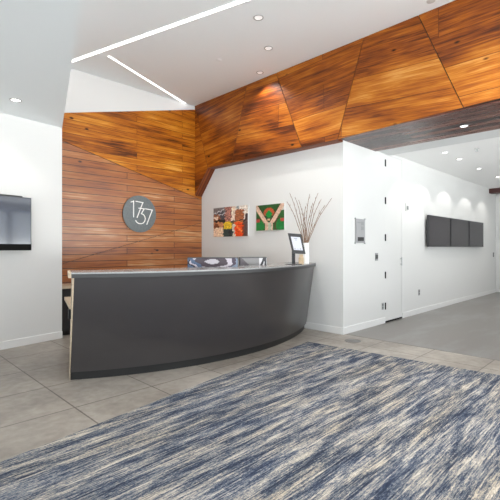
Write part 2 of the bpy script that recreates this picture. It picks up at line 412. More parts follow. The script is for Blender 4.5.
# ------------------------------------------------------------------ boards: polygons clad on a plane with board-wise UVs
def clad(name, poly, fr, thick, mat, parent, ang=0, inset=.004, back=0.0, edge='wood_edge'):
    """poly in (u, z) on frame fr; a board panel with thickness, uv rotated by ang"""
    o, u, n = fr
    cu = sum(p[0] for p in poly)/len(poly); cz = sum(p[1] for p in poly)/len(poly)
    # inset by shrinking each edge line
    m = len(poly); area = sum(poly[i][0]*poly[(i+1) % m][1]-poly[(i+1) % m][0]*poly[i][1] for i in range(m))
    P = poly if area > 0 else poly[::-1]
    lines = []
    for i in range(m):
        p, q = Vector(P[i]), Vector(P[(i+1) % m]); d = (q-p).normalized(); nn = Vector((-d.y, d.x))
        lines.append((p+nn*inset, d))
    ins = []
    for i in range(m):
        p, d = lines[i-1]; q, e = lines[i]
        den = d.x*e.y-d.y*e.x
        t_ = ((q.x-p.x)*e.y-(q.y-p.y)*e.x)/den
        ins.append(p+d*t_)
    bm = B(); uvl = bm.loops.layers.uv.new('UVMap')
    F = [bm.verts.new(o+u*p[0]+Vector((0, 0, p[1]))+n*thick) for p in ins]
    K = [bm.verts.new(o+u*p[0]+Vector((0, 0, p[1]))+n*back) for p in ins]
    f = bm.faces.new(F); f.material_index = 0
    ca, sa = math.cos(ang), math.sin(ang)
    for l, p in zip(f.loops, ins): l[uvl].uv = (p[0]*ca+p[1]*sa+20, -p[0]*sa+p[1]*ca+20)
    g = bm.faces.new(K[::-1]); g.material_index = 1
    for i in range(m):
        g = bm.faces.new((F[i], F[(i+1) % m], K[(i+1) % m], K[i])); g.material_index = 1
    ob = obj(name, bm, [mat, edge], parent)
    return ob

# plank wall: u runs along +a from a = 0
frW = loc_frame(ab(0, B_WOOD), ab(1, 0), ab(0, -1))
def px_wall(px, py, plane_b=None, plane_a=None, off=0):
    """where a sight line meets a wall plane: (run along the plane, height)"""
    k = (px-250)/405
    if plane_b is not None:                     # Y-X = b*S2
        Y = plane_b*S2/(1-k)
    else:
        Y = plane_a*S2/(1+k)
    X = k*Y; z = H+(248-py)/405*Y
    return ((X+Y)/S2 if plane_b is not None else (Y-X)/S2), z
PB = B_WOOD-.03
tl = px_wall(62.5, 112.6, plane_b=PB); tr = px_wall(193.5, 109.5, plane_b=PB)
sl = (tr[1]-tl[1])/(tr[0]-tl[0])
aL, aR = 2.16, A_ART
zt = lambda x: tl[1]+sl*(x-tl[0])
u1 = px_wall(62, 140.5, plane_b=PB); u2 = px_wall(192, 196, plane_b=PB)
zu = lambda x: u1[1]+(u2[1]-u1[1])/(u2[0]-u1[0])*(x-u1[0])
l1 = px_wall(62, 264, plane_b=PB); l2 = px_wall(200, 223.3, plane_b=PB)
zl = lambda x: l1[1]+(l2[1]-l1[1])/(l2[0]-l1[0])*(x-l1[0])
bm = B(); 
o_, u_, n_ = frW
vs = [o_+u_*x+Vector((0, 0, z)) for x, z in ((aL, 0), (aR, 0), (aR, zt(aR)), (aL, zt(aL)))]
F = [bm.verts.new(v+n_*.012) for v in vs]; K = [bm.verts.new(v) for v in vs]
bm.faces.new(F); bm.faces.new(K[::-1])
for i in range(4): bm.faces.new((F[i], F[(i+1) % 4], K[(i+1) % 4], K[i]))
clback = struct('wall_cladding', bm, 'dark_joint')
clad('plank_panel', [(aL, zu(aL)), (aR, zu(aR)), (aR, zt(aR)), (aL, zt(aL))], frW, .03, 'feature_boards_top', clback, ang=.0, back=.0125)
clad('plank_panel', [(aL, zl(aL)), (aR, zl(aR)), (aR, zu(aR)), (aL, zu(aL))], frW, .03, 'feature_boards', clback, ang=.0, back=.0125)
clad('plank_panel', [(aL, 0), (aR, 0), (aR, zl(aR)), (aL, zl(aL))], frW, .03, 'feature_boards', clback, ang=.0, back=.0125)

# ------------------------------------------------------------------ amber bulkhead
# core body
ZB = 2.965
bm = B()
# over the hall: full depth
box(bm, A_BEAM+.02, A_BACK, B_WIN, B_HALL, 3.0, CEIL)
# over the picture wall: shallow
box(bm, A_BEAM+.02, A_ART, B_HALL, B_WOOD-.04, 3.0, CEIL)
core = struct('trim_3', bm, 'dark_joint')
frB = loc_frame(ab(A_BEAM+.02, 0), ab(0, 1), ab(-1, 0))       # u = b
T_ = lambda px: px_wall(px, 0, plane_a=A_BEAM)[0]
zbot = lambda u: 2.955 if u > 3.3 else 2.955+(3.3-u)*.028
ULEFT = B_WOOD-.031
chb = T_(208)
top_px = [198.7-7, 247, 281, 364, 418, 505]
tops = [ULEFT, T_(194.8), T_(247), T_(276), T_(364), T_(418), T_(520), B_WIN]
bots = [None, T_(207.8), T_(231.7), T_(301.6), T_(337.6), T_(463.6), T_(560), B_WIN]
angs = [-.06, -.10, .05, -.03, .07, .0, .05]
for i in range(7):
    t0, t1 = tops[i], tops[i+1]; b1 = bots[i+1]
    if i == 0:
        poly = [(ULEFT, CEIL), (ULEFT, 2.43), (b1, zbot(b1)), (t1, CEIL)]
    else:
        b0 = bots[i]
        poly = [(t0, CEIL), (b0, zbot(b0)), (b1, zbot(b1)), (t1, CEIL)]
    clad('beam_panel', poly, frB, .02, 'amber_boards', core, ang=PI+angs[i], inset=.005)
# underside boards: narrow strip over the picture wall, chamfered leg, wide soffit over the hall
def uvface(bm, pts, uvf):
    l = bm.loops.layers.uv.verify()
    f = bm.faces.new([bm.verts.new(p) for p in pts])
    for lp, p in zip(f.loops, pts): lp[l].uv = uvf(p)
    return f
def slab(name, pts, uvf, mat, parent, t=.02, up=Vector((0, 0, 1))):
    bm = B(); uvface(bm, pts, uvf)
    r = bmesh.ops.solidify(bm, geom=bm.faces[:], thickness=t)
    bmesh.ops.recalc_face_normals(bm, faces=bm.faces)
    return obj(name, bm, mat, parent)
uvs = lambda p: ((p.y-p.x)/S2+30, (p.x+p.y)/S2+30)
# leg: solid wedge behind the first face panel
bm = B(); uvl = bm.loops.layers.uv.verify()
c = [(ULEFT, 2.43), (chb, 2.955), (chb, 3.0), (ULEFT, 3.0)]
F = [bm.verts.new(ab(A_BEAM+.02, u, z)) for u, z in c]; K = [bm.verts.new(ab(A_ART-.001, u, z)) for u, z in c]
fs = [bm.faces.new(F), bm.faces.new(K[::-1])]+[bm.faces.new((F[i], F[(i+1) % 4], K[(i+1) % 4], K[i])) for i in range(4)]
for f in fs:
    for l in f.loops:
        p = l.vert.co; l[uvl].uv = ((p.y-p.x)/S2*.7+p.z*.7, (p.x+p.y)/S2)
obj('beam_leg', bm, 'leg_boards', core)
def under(name, a0, a1, b0, b1, z0f, z1, mat):
    bm = B(); uvl = bm.loops.layers.uv.verify()
    nb = 8
    for i in range(1):
        cs = [(a0, b0), (a1, b0), (a1, b1), (a0, b1)]
        lo = [bm.verts.new(ab(a_, b_, z0f(b_))) for a_, b_ in cs]; hi = [bm.verts.new(ab(a_, b_, z1)) for a_, b_ in cs]
        bm.faces.new(lo[::-1]); bm.faces.new(hi)
        for j in range(4): bm.faces.new((lo[j], lo[(j+1) % 4], hi[(j+1) % 4], hi[j]))
    for f in bm.faces:
        for l in f.loops:
            p = l.vert.co; l[uvl].uv = ((p.y-p.x)/S2+30, (p.x+p.y)/S2+p.z+30)
    return obj(name, bm, mat, core)
under('beam_underside', A_BEAM+.02, A_ART-.001, B_HALL+.001, chb, lambda b: 2.957, 3.0, 'leg_boards')
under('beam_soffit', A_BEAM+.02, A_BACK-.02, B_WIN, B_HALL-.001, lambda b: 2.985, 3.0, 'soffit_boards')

# far portal of dark wood at the end of the hall
bm = B(); box(bm, 13.14, 13.42, B_WIN, B_HALL-.001, 2.91, HALL)
struct('trim_4', bm, 'portal_wood')
bm = B(); box(bm, 13.5, 13.62, B_WIN, B_HALL-.30, 2.83, HALL); struct('trim_5', bm, 'wood_edge')

# ------------------------------------------------------------------ skirting
def base(name, p0, p1, n):
    bm = B(); p0 = Vector(p0); p1 = Vector(p1); n = Vector(n).normalized()
    prism(bm, [p0, p1, p1+n*.014, p0+n*.014], 0, .105)
    return struct(name, bm, 'trim_paint', bevel=.003)
base('baseboard_left', E0+TD*10, E0, TN)
base('baseboard_art', ab(A_ART, B_HALL-.014), ab(A_ART, 5.9), ab(-1, 0))
base('baseboard_hall', ab(A_ART, B_HALL), ab(A_ART+DU0-.01, B_HALL), ab(0, -1))
base('baseboard_hall', ab(A_ART+DU1+.01, B_HALL), ab(A_END, B_HALL), ab(0, -1))
base('baseboard_end', ab(A_END, B_HALL-.014), ab(A_END, B_WIN), ab(-1, 0))

# ------------------------------------------------------------------ door in the hall wall
frH = loc_frame(ab(A_ART, B_HALL), ab(1, 0), ab(0, -1))        # u = distance from the corner, n into the hall
bm = B(); fbox(bm, frH, DU0+.004, DU1-.004, .03, DZ-.004, -.06, -.004)
door = struct('door_1', bm, 'door_paint')
bm = B(); fbox(bm, frH, DU0+.002, DU1-.002, .0, .028, -.06, .004); obj('door_sweep', bm, 'dark_gap', door)
bm = B(); fbox(bm, frH, DU0, DU0+.004, .03, DZ, -.05, -.006); fbox(bm, frH, DU1-.004, DU1, .03, DZ, -.05, -.006)
obj('door_gap', bm, 'dark_gap', door)
for zc in (2.84, 2.17, 1.515, .85, .30):
    bm = B(); fbox(bm, frH, DU0-.006, DU0+.034, zc-.06, zc+.06, -.003, .006)
    cyl(bm, frH[0]+frH[1]*(DU0+.002)+frH[2]*.010+Vector((0, 0, zc-.06)), frH[0]+frH[1]*(DU0+.002)+frH[2]*.010+Vector((0, 0, zc+.06)), .009, seg=10)
    h = obj('hinge', bm, 'black_metal', door); h['label'] = 'black hinge'
bm = B()
hp = lambda u, z, d: frH[0]+frH[1]*u+frH[2]*d+Vector((0, 0, z))
fbox(bm, frH, DU1-.075, DU1-.05, 1.0, 1.16, .022, .034); fbox(bm, frH, DU1-.068, DU1-.057, 1.02, 1.035, -.004, .022); fbox(bm, frH, DU1-.068, DU1-.057, 1.125, 1.14, -.004, .022)
obj('door_handle', bm, 'steel', door, bevel=.002)

def on_hall(px, py):
    u, z = px_wall(px, py, plane_b=B_HALL); return u-A_ART, z
# suite sign with stand-offs
su0, sz1 = on_hall(355.0, 218.6); su1, sz0 = on_hall(364.0, 243)
t = thing('wall_sign', 'small grey acrylic sign on stand-offs beside the white corner', 'sign', hp((su0+su1)/2, (sz0+sz1)/2, 0))
w = su1-su0; h = sz1-sz0
bm = B(); fbox(bm, frH, su0, su1, sz0, sz1, .014, .02); obj('plate', bm, 'sign_grey', t, bevel=.001)
for a_, b_ in ((0, 0), (1, 0), (0, 1), (1, 1)):
    uu = su0+(-.008 if a_ == 0 else w+.008); zz = sz0+(-.004 if b_ == 0 else h+.004)
    bm = B(); cyl(bm, hp(uu, zz, 0), hp(uu, zz, .024), .011, seg=14); obj('standoff', bm, 'steel', t)
def sg(u0, u1, v0, v1, m, nm):
    bm = B(); fbox(bm, frH, su0+w*u0, su0+w*u1, sz1-h*v1, sz1-h*v0, .02, .0225); o = obj(nm, bm, m, t); return o
sg(.18, .85, .76, .92, 'dark_plastic', 'black_insert')
sg(.58, .85, .11, .26, 'grey_plastic', 'pictogram'); sg(.58, .85, .31, .46, 'grey_plastic', 'pictogram')
sg(.15, .5, .13, .18, 'grey_plastic', 'lettering')
# switch plates
def plate(name, px, py, wpx, hm, wm, label, cat, mat='grey_plastic', inner='light_plastic'):
    u, z = on_hall(px, py)
    t = thing(name, label, cat, hp(u, z, 0))
    bm = B(); fbox(bm, frH, u-wm/2, u+wm/2, z-hm/2, z+hm/2, 0, .006); obj('cover_plate', bm, mat, t, bevel=.0015)
    return t, u, z
t, u, z = plate('light_switch', 376.4, 256.8, 3, .13, .10, 'grey light switch plate at hand height, left of the white door', 'switch')
for s in (-1, 1):
    bm = B(); fbox(bm, frH, u+s*.024-.016, u+s*.024+.016, z-.033, z+.033, .006, .011); obj('rocker', bm, 'dark_plastic', t, bevel=.001)
t, u, z = plate('wall_outlet', 382.6, 306.3, 2, .12, .065, 'grey power outlet low on the wall, just left of the white door', 'outlet')
for s in (-1, 1):
    bm = B(); fbox(bm, frH, u-.015, u+.015, z+s*.026-.014, z+s*.026+.014, .006, .009); obj('socket', bm, 'dark_plastic', t)
t, u, z = plate('wall_outlet', 419, 292.4, 2, .12, .075, 'grey power outlet low on the hall wall, below the row of screens', 'outlet')
for s in (-1, 1):
    bm = B(); fbox(bm, frH, u-.015, u+.015, z+s*.026-.014, z+s*.026+.014, .006, .009); obj('socket', bm, 'dark_plastic', t)
t, u, z = plate('wall_plate', 493.4, 254.7, 1.5, .13, .10, 'small dark wall plate at the far end of the hall', 'wall plate', mat='dark_plastic')
bm = B(); fbox(bm, frH, u-.02, u+.02, z-.035, z+.035, .006, .01); obj('button', bm, 'grey_plastic', t)
u, z = on_hall(406.2, 207.2)
t = thing('strobe_alarm', 'small pale alarm strobe high on the wall, right of the door', 'alarm', hp(u, z, 0))
bm = B(); fbox(bm, frH, u-.06, u+.06, z-.075, z+.075, 0, .02); obj('housing', bm, 'light_plastic', t, bevel=.004)
bm = B(); fbox(bm, frH, u-.025, u+.025, z-.05, z+.02, .02, .045); obj('lens', bm, 'grey_plastic', t, bevel=.006)

# ------------------------------------------------------------------ video wall of three screens
offp = B_HALL-.10
def on_scr(px): return px_wall(px, 248, plane_b=offp)[0]-A_ART
spans = [(429.2, 450.2, 'leftmost and nearest of the three wide dark screens on the hall wall'),
         (451.0, 468.7, 'middle one of the three wide dark screens on the hall wall'),
         (469.4, 483.6, 'rightmost and farthest of the three wide dark screens on the hall wall')]
for x0, x1, lab in spans:
    q0, q1 = on_scr(x0), on_scr(x1)
    t = thing('wall_screen', lab, 'screen', hp((q0+q1)/2, 1.69, 0), group='dark screens on the hall wall')
    bm = B(); fbox(bm, frH, q0, q1, 1.357, 2.015, .055, .098); obj('casing', bm, 'dark_plastic', t, bevel=.003)
    bm = B(); fbox(bm, frH, q0+.012, q1-.012, 1.372, 2.003, .0985, .1005); obj('display', bm, 'screen_grey', t)
    bm = B(); fbox(bm, frH, q0+.3, q1-.3, 1.5, 1.87, .0, .055); obj('wall_bracket', bm, 'black_metal', t)

# ------------------------------------------------------------------ left television
frT = loc_frame(E0, TD, TN)
T0, T1 = .497, 1.90
TZ0, TZ1 = 1.298, 2.01
tp = lambda u, z, d: E0+TD*u+TN*d+Vector((0, 0, z))
t = thing('wall_television', 'large black glossy television on the left white wall', 'television', tp((T0+T1)/2, (TZ0+TZ1)/2, 0), rotz=math.atan2(TD.y, TD.x))
bm = B(); fbox(bm, frT, T0, T1, TZ0, TZ1, .065, .10); obj('casing', bm, 'dark_plastic', t, bevel=.003)
bm = B(); fbox(bm, frT, T0+.01, T1-.01, TZ0+.085, TZ1-.01, .1005, .1025); obj('display', bm, 'tv_glass', t)
bm = B(); fbox(bm, frT, T0+.001, T1-.001, TZ0, TZ0+.083, .1005, .104); obj('lower_bezel', bm, 'black_gloss', t)
bm = B(); fbox(bm, frT, T0+.35, T1-.35, TZ0+.15, TZ1-.15, 0, .065); obj('wall_bracket', bm, 'black_metal', t)
bm = B(); fbox(bm, frT, T0+.10, T1-.1, TZ1-.06, TZ1+.018, .03, .062); obj('top_bar', bm, 'dark_plastic', t)

# ------------------------------------------------------------------ round sign 1737
frD = loc_frame(ab(0, B_WOOD-.03), ab(1, 0), ab(0, -1))
dc = px_wall(139.7, 214, plane_b=B_WOOD-.05); R = .345
def dp(x, y, d): return frD[0]+frD[1]*(dc[0]+x)+frD[2]*d+Vector((0, 0, dc[1]+y))
t = thing('round_sign', 'round grey metal sign reading 1737 on the plank wall', 'sign', dp(0, 0, 0))
bm = B(); cyl(bm, dp(0, 0, .012), dp(0, 0, .03), R, seg=64); obj('disc', bm, 'sign_disc', t, smooth=True)
bm = B(); cyl(bm, dp(0, 0, 0), dp(0, 0, .012), R*.8, seg=48); obj('backing', bm, 'dark_gap', t)
def stroke(bm, pts, wd=.0085):
    P = [Vector(((x-244)/174*R, -(y-240)/185*R)) for x, y in pts]
    L_, R_ = [], []
    for i, p in enumerate(P):
        d = (P[min(i+1, len(P)-1)]-P[max(i-1, 0)]).normalized(); n = Vector((-d.y, d.x))
        if i == 0: p = p-d*wd*.5
        if i == len(P)-1: p = p+d*wd*.5
        L_.append(p+n*wd); R_.append(p-n*wd)
    for i in range(len(P)-1):
        q = [L_[i], L_[i+1], R_[i+1], R_[i]]
        F = [bm.verts.new(dp(v.x, v.y, .036)) for v in q]; K = [bm.verts.new(dp(v.x, v.y, .0301)) for v in q]
        bm.faces.new(F); bm.faces.new(K[::-1])
        for j in range(4): bm.faces.new((F[j], F[(j+1) % 4], K[(j+1) % 4], K[j]))
def numeral(strokes):
    bm = B()
    for s in strokes: stroke(bm, s)
    o = obj('numeral', bm, 'sign_white', t); o['label'] = 'white numeral'
numeral([[(150, 128), (178, 117)], [(177, 112), (177, 275)]])
numeral([[(200, 116), (278, 124)], [(274, 122), (213, 278)]])
numeral([[(230, 182), (292, 186)], [(288, 184), (258, 236)], [(258, 236), (280, 244), (294, 262), (300, 285), (294, 310), (278, 330), (255, 338), (230, 336), (210, 325), (198, 308)]])
numeral([[(302, 184), (380, 192)], [(376, 190), (316, 342)]])

# ------------------------------------------------------------------ pictures on the white wall
def on_art(px, py): return px_wall(px, py, plane_a=A_ART-.03)
frA = loc_frame(ab(A_ART, 0), ab(0, 1), ab(-1, 0))            # u = b ; in view +u runs left
def grid_print(name, cornerf, nu, nv, colf, mat, parent, thick=.002):
    """flat print as a fine grid of inked cells"""
    bm = B(); cl = bm.loops.layers.color.new('ink')
    vs = [[bm.verts.new(cornerf(i/nu, j/nv)) for i in range(nu+1)] for j in range(nv+1)]
    for j in range(nv):
        for i in range(nu):
            f = bm.faces.new((vs[j][i], vs[j][i+1], vs[j+1][i+1], vs[j+1][i]))
            c = colf((i+.5)/nu, (j+.5)/nv)
            for l in f.loops: l[cl] = (*[max(0, min(1, x)) for x in c], 1)
    me = bpy.data.meshes.new(name); bm.to_mesh(me); bm.free()
    o = bpy.data.objects.new(name, me); C.objects.link(o)
    M = WM[parent.name] if parent.name in WM else parent.matrix_basis.copy()
    o.parent = parent; WM[o.name] = M; me.transform(M.inverted()); me.materials.append(MATS[mat])
    return o
def s2(c): return tuple(x/255 for x in c)
def nzz(x, y, s=0): return mnoise.noise(Vector((x, y, s)))
def city(u, v):                                                # v = 0 at top
    uu = u+nzz(u*16, v*16)*.05; vv = v+nzz(u*16, v*16, 5)*.05
    n = nzz(u*22, v*22, 2)
    if vv < .5:
        if uu < .36:
            if vv < .14 : c = (110, 105, 105)
            else: c = (70, 70, 78)
            if abs((vv-.05)-(.36-uu)*.45) < .02 or abs((vv-.2)-(.36-uu)*.3) < .018: c = (190, 190, 195)
            if (uu-.09)**2+(vv-.36)**2 < .016: c = (150, 95, 60)
            if (uu-.09)**2+(vv-.36)**2 < .004: c = (225, 200, 180)
            if vv > .42 and uu > .05: c = (25, 22, 24)
        elif uu < .55:
            c = (190, 130, 115) if (int(uu*50)+int(vv*40)) % 3 else (80, 50, 50)
        elif uu < .64: c = (228, 205, 185)
        elif uu < .89 and vv > .12: c = (165, 100, 65) if (int(vv*46)) % 3 else (140, 82, 55)
        elif uu < .76 and uu > .7: c = (140, 150, 150)
        else: c = (222, 210, 198)
        if uu > .93 and vv > .25: c = (60, 52, 55)
        if vv > .46 and uu > .55: c = (60, 48, 45)
    else:
        if uu < .3:
            c = (225, 190, 160) if vv > .68 else (185, 125, 85)
            if (uu-.09)**2+(vv-.62)**2 < .006: c = (110, 60, 35)
        elif uu < .58:
            c = (215, 180, 40) if vv < .74 and abs(uu-.44) < .12 else (45, 62, 60)
            if abs(uu-.5) < .03 and vv > .8: c = (30, 30, 36)
        elif uu < .64: c = (200, 190, 175) if vv > .6 else (120, 80, 60)
        elif uu < .9:
            c = (225, 75, 25) if vv > .55 else (200, 120, 60)
            if abs((vv-.75)-(uu-.77)*1.2) < .03: c = (245, 140, 70)
            if uu > .86: c = (130, 60, 40)
        else: c = (90, 70, 66)
    return s2(tuple(max(4, min(250, q*(1+n*.28)*1.04)) for q in c))
def field(u, v):
    n = nzz(u*14, v*14, 9)
    x = u; y = v
    def diamond(cx, cy, r, uu=None): return abs(x-cx)/1.0+abs(y-cy)*.85 < r
    c = (40, 88, 45)
    # pale Y-shaped promenade
    d1 = abs((y-.12)*.62-(x-.02)*1.0)      # left arm
    inside = y < .72 and abs(x-.47) < (.72-y)*.60+.02
    onY = False
    if y < .72:
        hw = abs(x-.47); lim = (.72-y)*.56+.02
        if lim < hw < lim+.16: onY = True
        if hw >= lim+.16:
            c = (40, 92, 45)
            rr = math.hypot((x-(.08 if x < .5 else .95))*1.0, (y-.80)*.8)
            if x > .8 and y < .25: c = (200, 200, 195)
    if y >= .70 and abs(x-.47) < .14: onY = True
    if onY:
        c = (214, 180, 158)
        if nzz(x*26, y*26) > .42: c = (190, 135, 115)
        if y > .72: c = (170, 185, 165) if abs(x-.5) < .06 else c
    else:
        for cx, cy in ((.47, .37),):
            if y < .72 and abs(x-cx) < (.72-y)*.56+.02:
                r = math.hypot(x-cx, (y-cy)*.8)
                if r < .2 and y < .42: c = (176, 80, 48)
                if abs(x-cx)+abs(y-cy)*.8 < .13: c = (12, 140, 60)
                if abs(abs(x-cx)-((.72-y)*.56+.02)) < .035: c = (70, 60, 35)
                if abs(x-cx) < .05 and .56 < y < .62: c = (205, 165, 130)
        for cx, cy, sgn in ((.06, .86, 1), (.96, .82, -1)):
            r = math.hypot(x-cx, (y-cy)*.8)
            if y > .5 and abs(x-.47) > .17:
                if r < .24: c = (18, 118, 55)
                if r < .30 and r > .24: c = (75, 65, 40)
                if y < .68 and (x < .14 or x > .88) and y > .55: c = (178, 70, 62)
    if nzz(x*20, y*20, 3) > .45: c = tuple(q*.85 for q in c)
    return s2(tuple(max(4, min(250, q*(1+n*.14))) for q in c))
def picture(px0, px1, t0, b0, t1, b1, colf, label, name='wall_art'):
    (ul, zt0), (_, zb0) = on_art(px0, t0), on_art(px0, b0)
    (ur, zt1), (_, zb1) = on_art(px1, t1), on_art(px1, b1)
    z1 = (zt0+zt1)/2; z0 = (zb0+zb1)/2
    t = thing(name, label, 'picture', ab(A_ART, (ul+ur)/2, (z0+z1)/2))
    bm = B(); box(bm, A_ART-.03, A_ART, ur, ul, z0, z1); obj('panel', bm, 'light_plastic', t, bevel=.002)
    grid_print('print', lambda s, v: ab(A_ART-.0315, ul+(ur-ul)*s, z1+(z0-z1)*v), 72, 56, colf, 'art_print', t)
picture(213.6, 247.8, 207.6, 237.2, 205.8, 235.8, city, 'unframed city street picture in brown, yellow and orange on the white wall', 'city_picture')
picture(256.3, 284.2, 205.6, 230.9, 203.2, 229.4, field, 'unframed green picture of ball fields seen from above on the white wall', 'ball_field_picture')

# ------------------------------------------------------------------ reception desk
def arc(p0, p1, sag, n=40, ext=0):
    p0 = Vector((*p0, 0)); p1 = Vector((*p1, 0)); ch = p1-p0; L_ = ch.length; d = ch/L_; nn = Vector((d.y, -d.x, 0))
    Rr = (L_*L_/4+sag*sag)/(2*sag); c = (p0+p1)/2-nn*(Rr-sag); h = math.asin(L_/2/Rr)
    base = math.atan2(nn.y, nn.x)
    return [c+Vector((math.cos(base+s), math.sin(base+s), 0))*Rr for s in [-h+2*h*i/n for i in range(n+1)]], c, Rr
# make sure of direction: first point is the left end
BOT, bc, bR = arc((-1.80, 4.05), (.930, 6.705), .54)
TOP, tcn, tR = arc((-1.745, 3.955), (1.062, 6.572), .56)
def offs(pts, c, d): return [p+(p-c).normalized()*d for p in pts]
desk = thing('reception_desk', 'long curved dark grey reception desk with a raised counter', 'reception desk', Vector((-.2, 5.2, 0)), 0)
def sheet(bm, lo, z0, hi, z1, th_lo, th_hi):
    """a bent panel: lo/hi outer curves, th = inner curves"""
    n = len(lo)
    V = [[bm.verts.new((p.x, p.y, z)) for p in pts] for pts, z in ((lo, z0), (hi, z1), (th_hi, z1), (th_lo, z0))]
    for i in range(n-1):
        for a_, b_ in ((0, 1), (1, 2), (2, 3), (3, 0)):
            bm.faces.new((V[a_][i], V[a_][i+1], V[b_][i+1], V[b_][i]))
    bm.faces.new([V[k][0] for k in range(4)][::-1]); bm.faces.new([V[k][-1] for k in range(4)])
ZP0, ZP1, ZT = .085, 1.035, 1.09
bm = B(); sheet(bm, BOT, ZP0, offs(TOP, tcn, -.02), ZP1, offs(BOT, bc, -.035), offs(TOP, tcn, -.055)); obj('front_panel', bm, 'desk_laminate', desk, smooth=True)
bm = B(); K1 = offs(BOT, bc, -.03); K2 = offs(BOT, bc, -.06); sheet(bm, K1, 0, K1, ZP0, K2, K2); obj('toe_kick', bm, 'desk_kick', desk, smooth=True)
bm = B(); T1_ = TOP; T2 = offs(TOP, tcn, -.04); sheet(bm, T1_, ZP1, T1_, 1.074, T2, T2); obj('edge_band', bm, 'desk_band', desk, smooth=True)
# counter top
inner, ic, iR = arc((-1.93, 4.35), (.66, 6.975), .42)
bm = B()
outer = offs(TOP, tcn, .002)
sheet(bm, outer, 1.0745, outer, ZT, inner, inner); ct = obj('countertop', bm, 'counter_stone', desk)
bm = B()
oi = offs(TOP, tcn, -.041)
sheet(bm, oi, ZP1, oi, 1.074, inner, inner); obj('counter_core', bm, 'pale_oak', desk)
# left end: pale oak edge slab
ed = Vector((-.42, .907, 0)).normalized(); en = Vector((-ed.y, ed.x, 0))
bl = Vector((-1.80, 4.05, 0)); tl_ = Vector((-1.725, 3.975, 0))
def skew(bm, lo, hi, z0, z1):
    L1 = [bm.verts.new((p.x, p.y, z0)) for p in lo]; H1 = [bm.verts.new((p.x, p.y, z1)) for p in hi]; n = len(lo)
    bm.faces.new(L1[::-1]); bm.faces.new(H1)
    for i in range(n): bm.faces.new((L1[i], L1[(i+1) % n], H1[(i+1) % n], H1[i]))
w1 = Vector((-.020, -.001, 0))
bm = B(); skew(bm, [bl+w1*.15, bl+w1*.15+ed*.34, bl+ed*.34, bl], [tl_+w1, tl_+w1+ed*.36, tl_+ed*.36, tl_], .0, ZP1); obj('end_panel', bm, 'pale_oak', desk)
# end of the countertop in pale oak
bm = B(); q0 = TOP[0]; q1 = inner[0]
dv = Vector((-.028, -.004, 0))
prism(bm, [q0, q1, q1+dv, q0+dv], 1.035, ZT); obj('counter_edge', bm, 'pale_oak', desk)
# inner work surface
wi, wc, wR = arc((-2.26, 4.93), (.36, 7.24), .30)
wo = offs(BOT, bc, -.045); wo[0] = Vector((-1.86, 4.17, 0))
bm = B(); sheet(bm, wo, .70, wo, .735, wi, wi); ws = obj('worktop', bm, 'pale_oak', desk)
bm = B(); wd_ = (Vector((-2.26, 4.93, 0))-Vector((-1.86, 4.17, 0))).normalized(); p = Vector((-1.868, 4.165, 0))
prism(bm, [p, p+Vector((.03, -.01, 0)), p+Vector((.03, -.01, 0))+wd_*.05, p+wd_*.05], .60, .70); obj('bracket', bm, 'black_metal', desk)
# privacy panel legs behind the front
for f in (.33, .66):
    i = int(40*f); p = offs(BOT, bc, -.06)[i]; d = (wi[i]-p).normalized(); s = Vector((-d.y, d.x, 0))*.015
    bm = B(); q = wi[i]-d*.1; prism(bm, [p-s, p+s, q+s, q-s], 0, .70); obj('support_panel', bm, 'credenza_black', desk)

# ------------------------------------------------------------------ credenza along the plank wall
t = thing('back_credenza', 'low black credenza with a pale wood top along the plank wall', 'cabinet', ab(3.8, 6.6, 0))
CB0, CB1 = 6.30, B_WOOD-.033
CA0, CA1 = 2.262, A_ART-.015
bm = B(); box(bm, CA0+.01, CA1, CB0+.03, CB1, 0.06, .712); obj('carcass', bm, 'credenza_black', t)
bm = B(); box(bm, CA0+.01, CA1, CB0+.07, CB1, 0, .06); obj('plinth', bm, 'credenza_black', t)
bm = B(); box(bm, CA0, CA1, CB0, CB1, .713, .745); obj('top', bm, 'pale_oak', t, bevel=.002)
nd = 6; dw = (CA1-CA0-.01)/nd
for i in range(nd):
    bm = B(); box(bm, CA0+.01+i*dw+.003, CA0+.01+(i+1)*dw-.003, CB0+.012, CB0+.029, .07, .705); d = obj('cabinet_door', bm, 'credenza_black', t)
    bm = B(); x = CA0+.01+i*dw+(dw-.06 if i % 2 == 0 else .045); box(bm, x, x+.015, CB0, CB0+.012, .45, .6); obj('handle', bm, 'steel', d)

# ------------------------------------------------------------------ monitors on the work surface
def swirl(u, v):
    v = min(1, v/.42); n = nzz(u*3, v*3)*.06; x = u+n; y = v
    if y < .05: return s2((40, 36, 44))
    c = (58, 48, 56)
    d = math.hypot((x-.48)/.40, (y-.35)/.62)
    if d < .36 and abs(y-.42) < .30: c = (178, 172, 178)
    elif d < .82: c = (60, 46, 55)
    elif d < 1.06: c = (190, 182, 190)
    elif x < .30: c = (80, 98, 125) if d > 1.18 else (50, 42, 52)
    elif x > .72: c = (120, 132, 150) if d > 1.22 else (62, 50, 66)
    else: c = (40, 35, 48)
    if x < .10+.25*y and x > .25*y: c = (72, 90, 118)
    return s2(c)
def greysw(u, v):
    v = min(1, v/.42)
    if v < .07 or u < .03: return s2((46, 42, 44))
    c = (128, 126, 126)
    if u < .05+.4*v and u > .03: c = (84, 76, 82)
    d = abs(u-(.84+.06*math.cos(v*3)))
    if u > .72: c = (200, 198, 200)
    if d < .045 or abs(u-.95) < .03: c = (30, 28, 34)
    return s2(c)
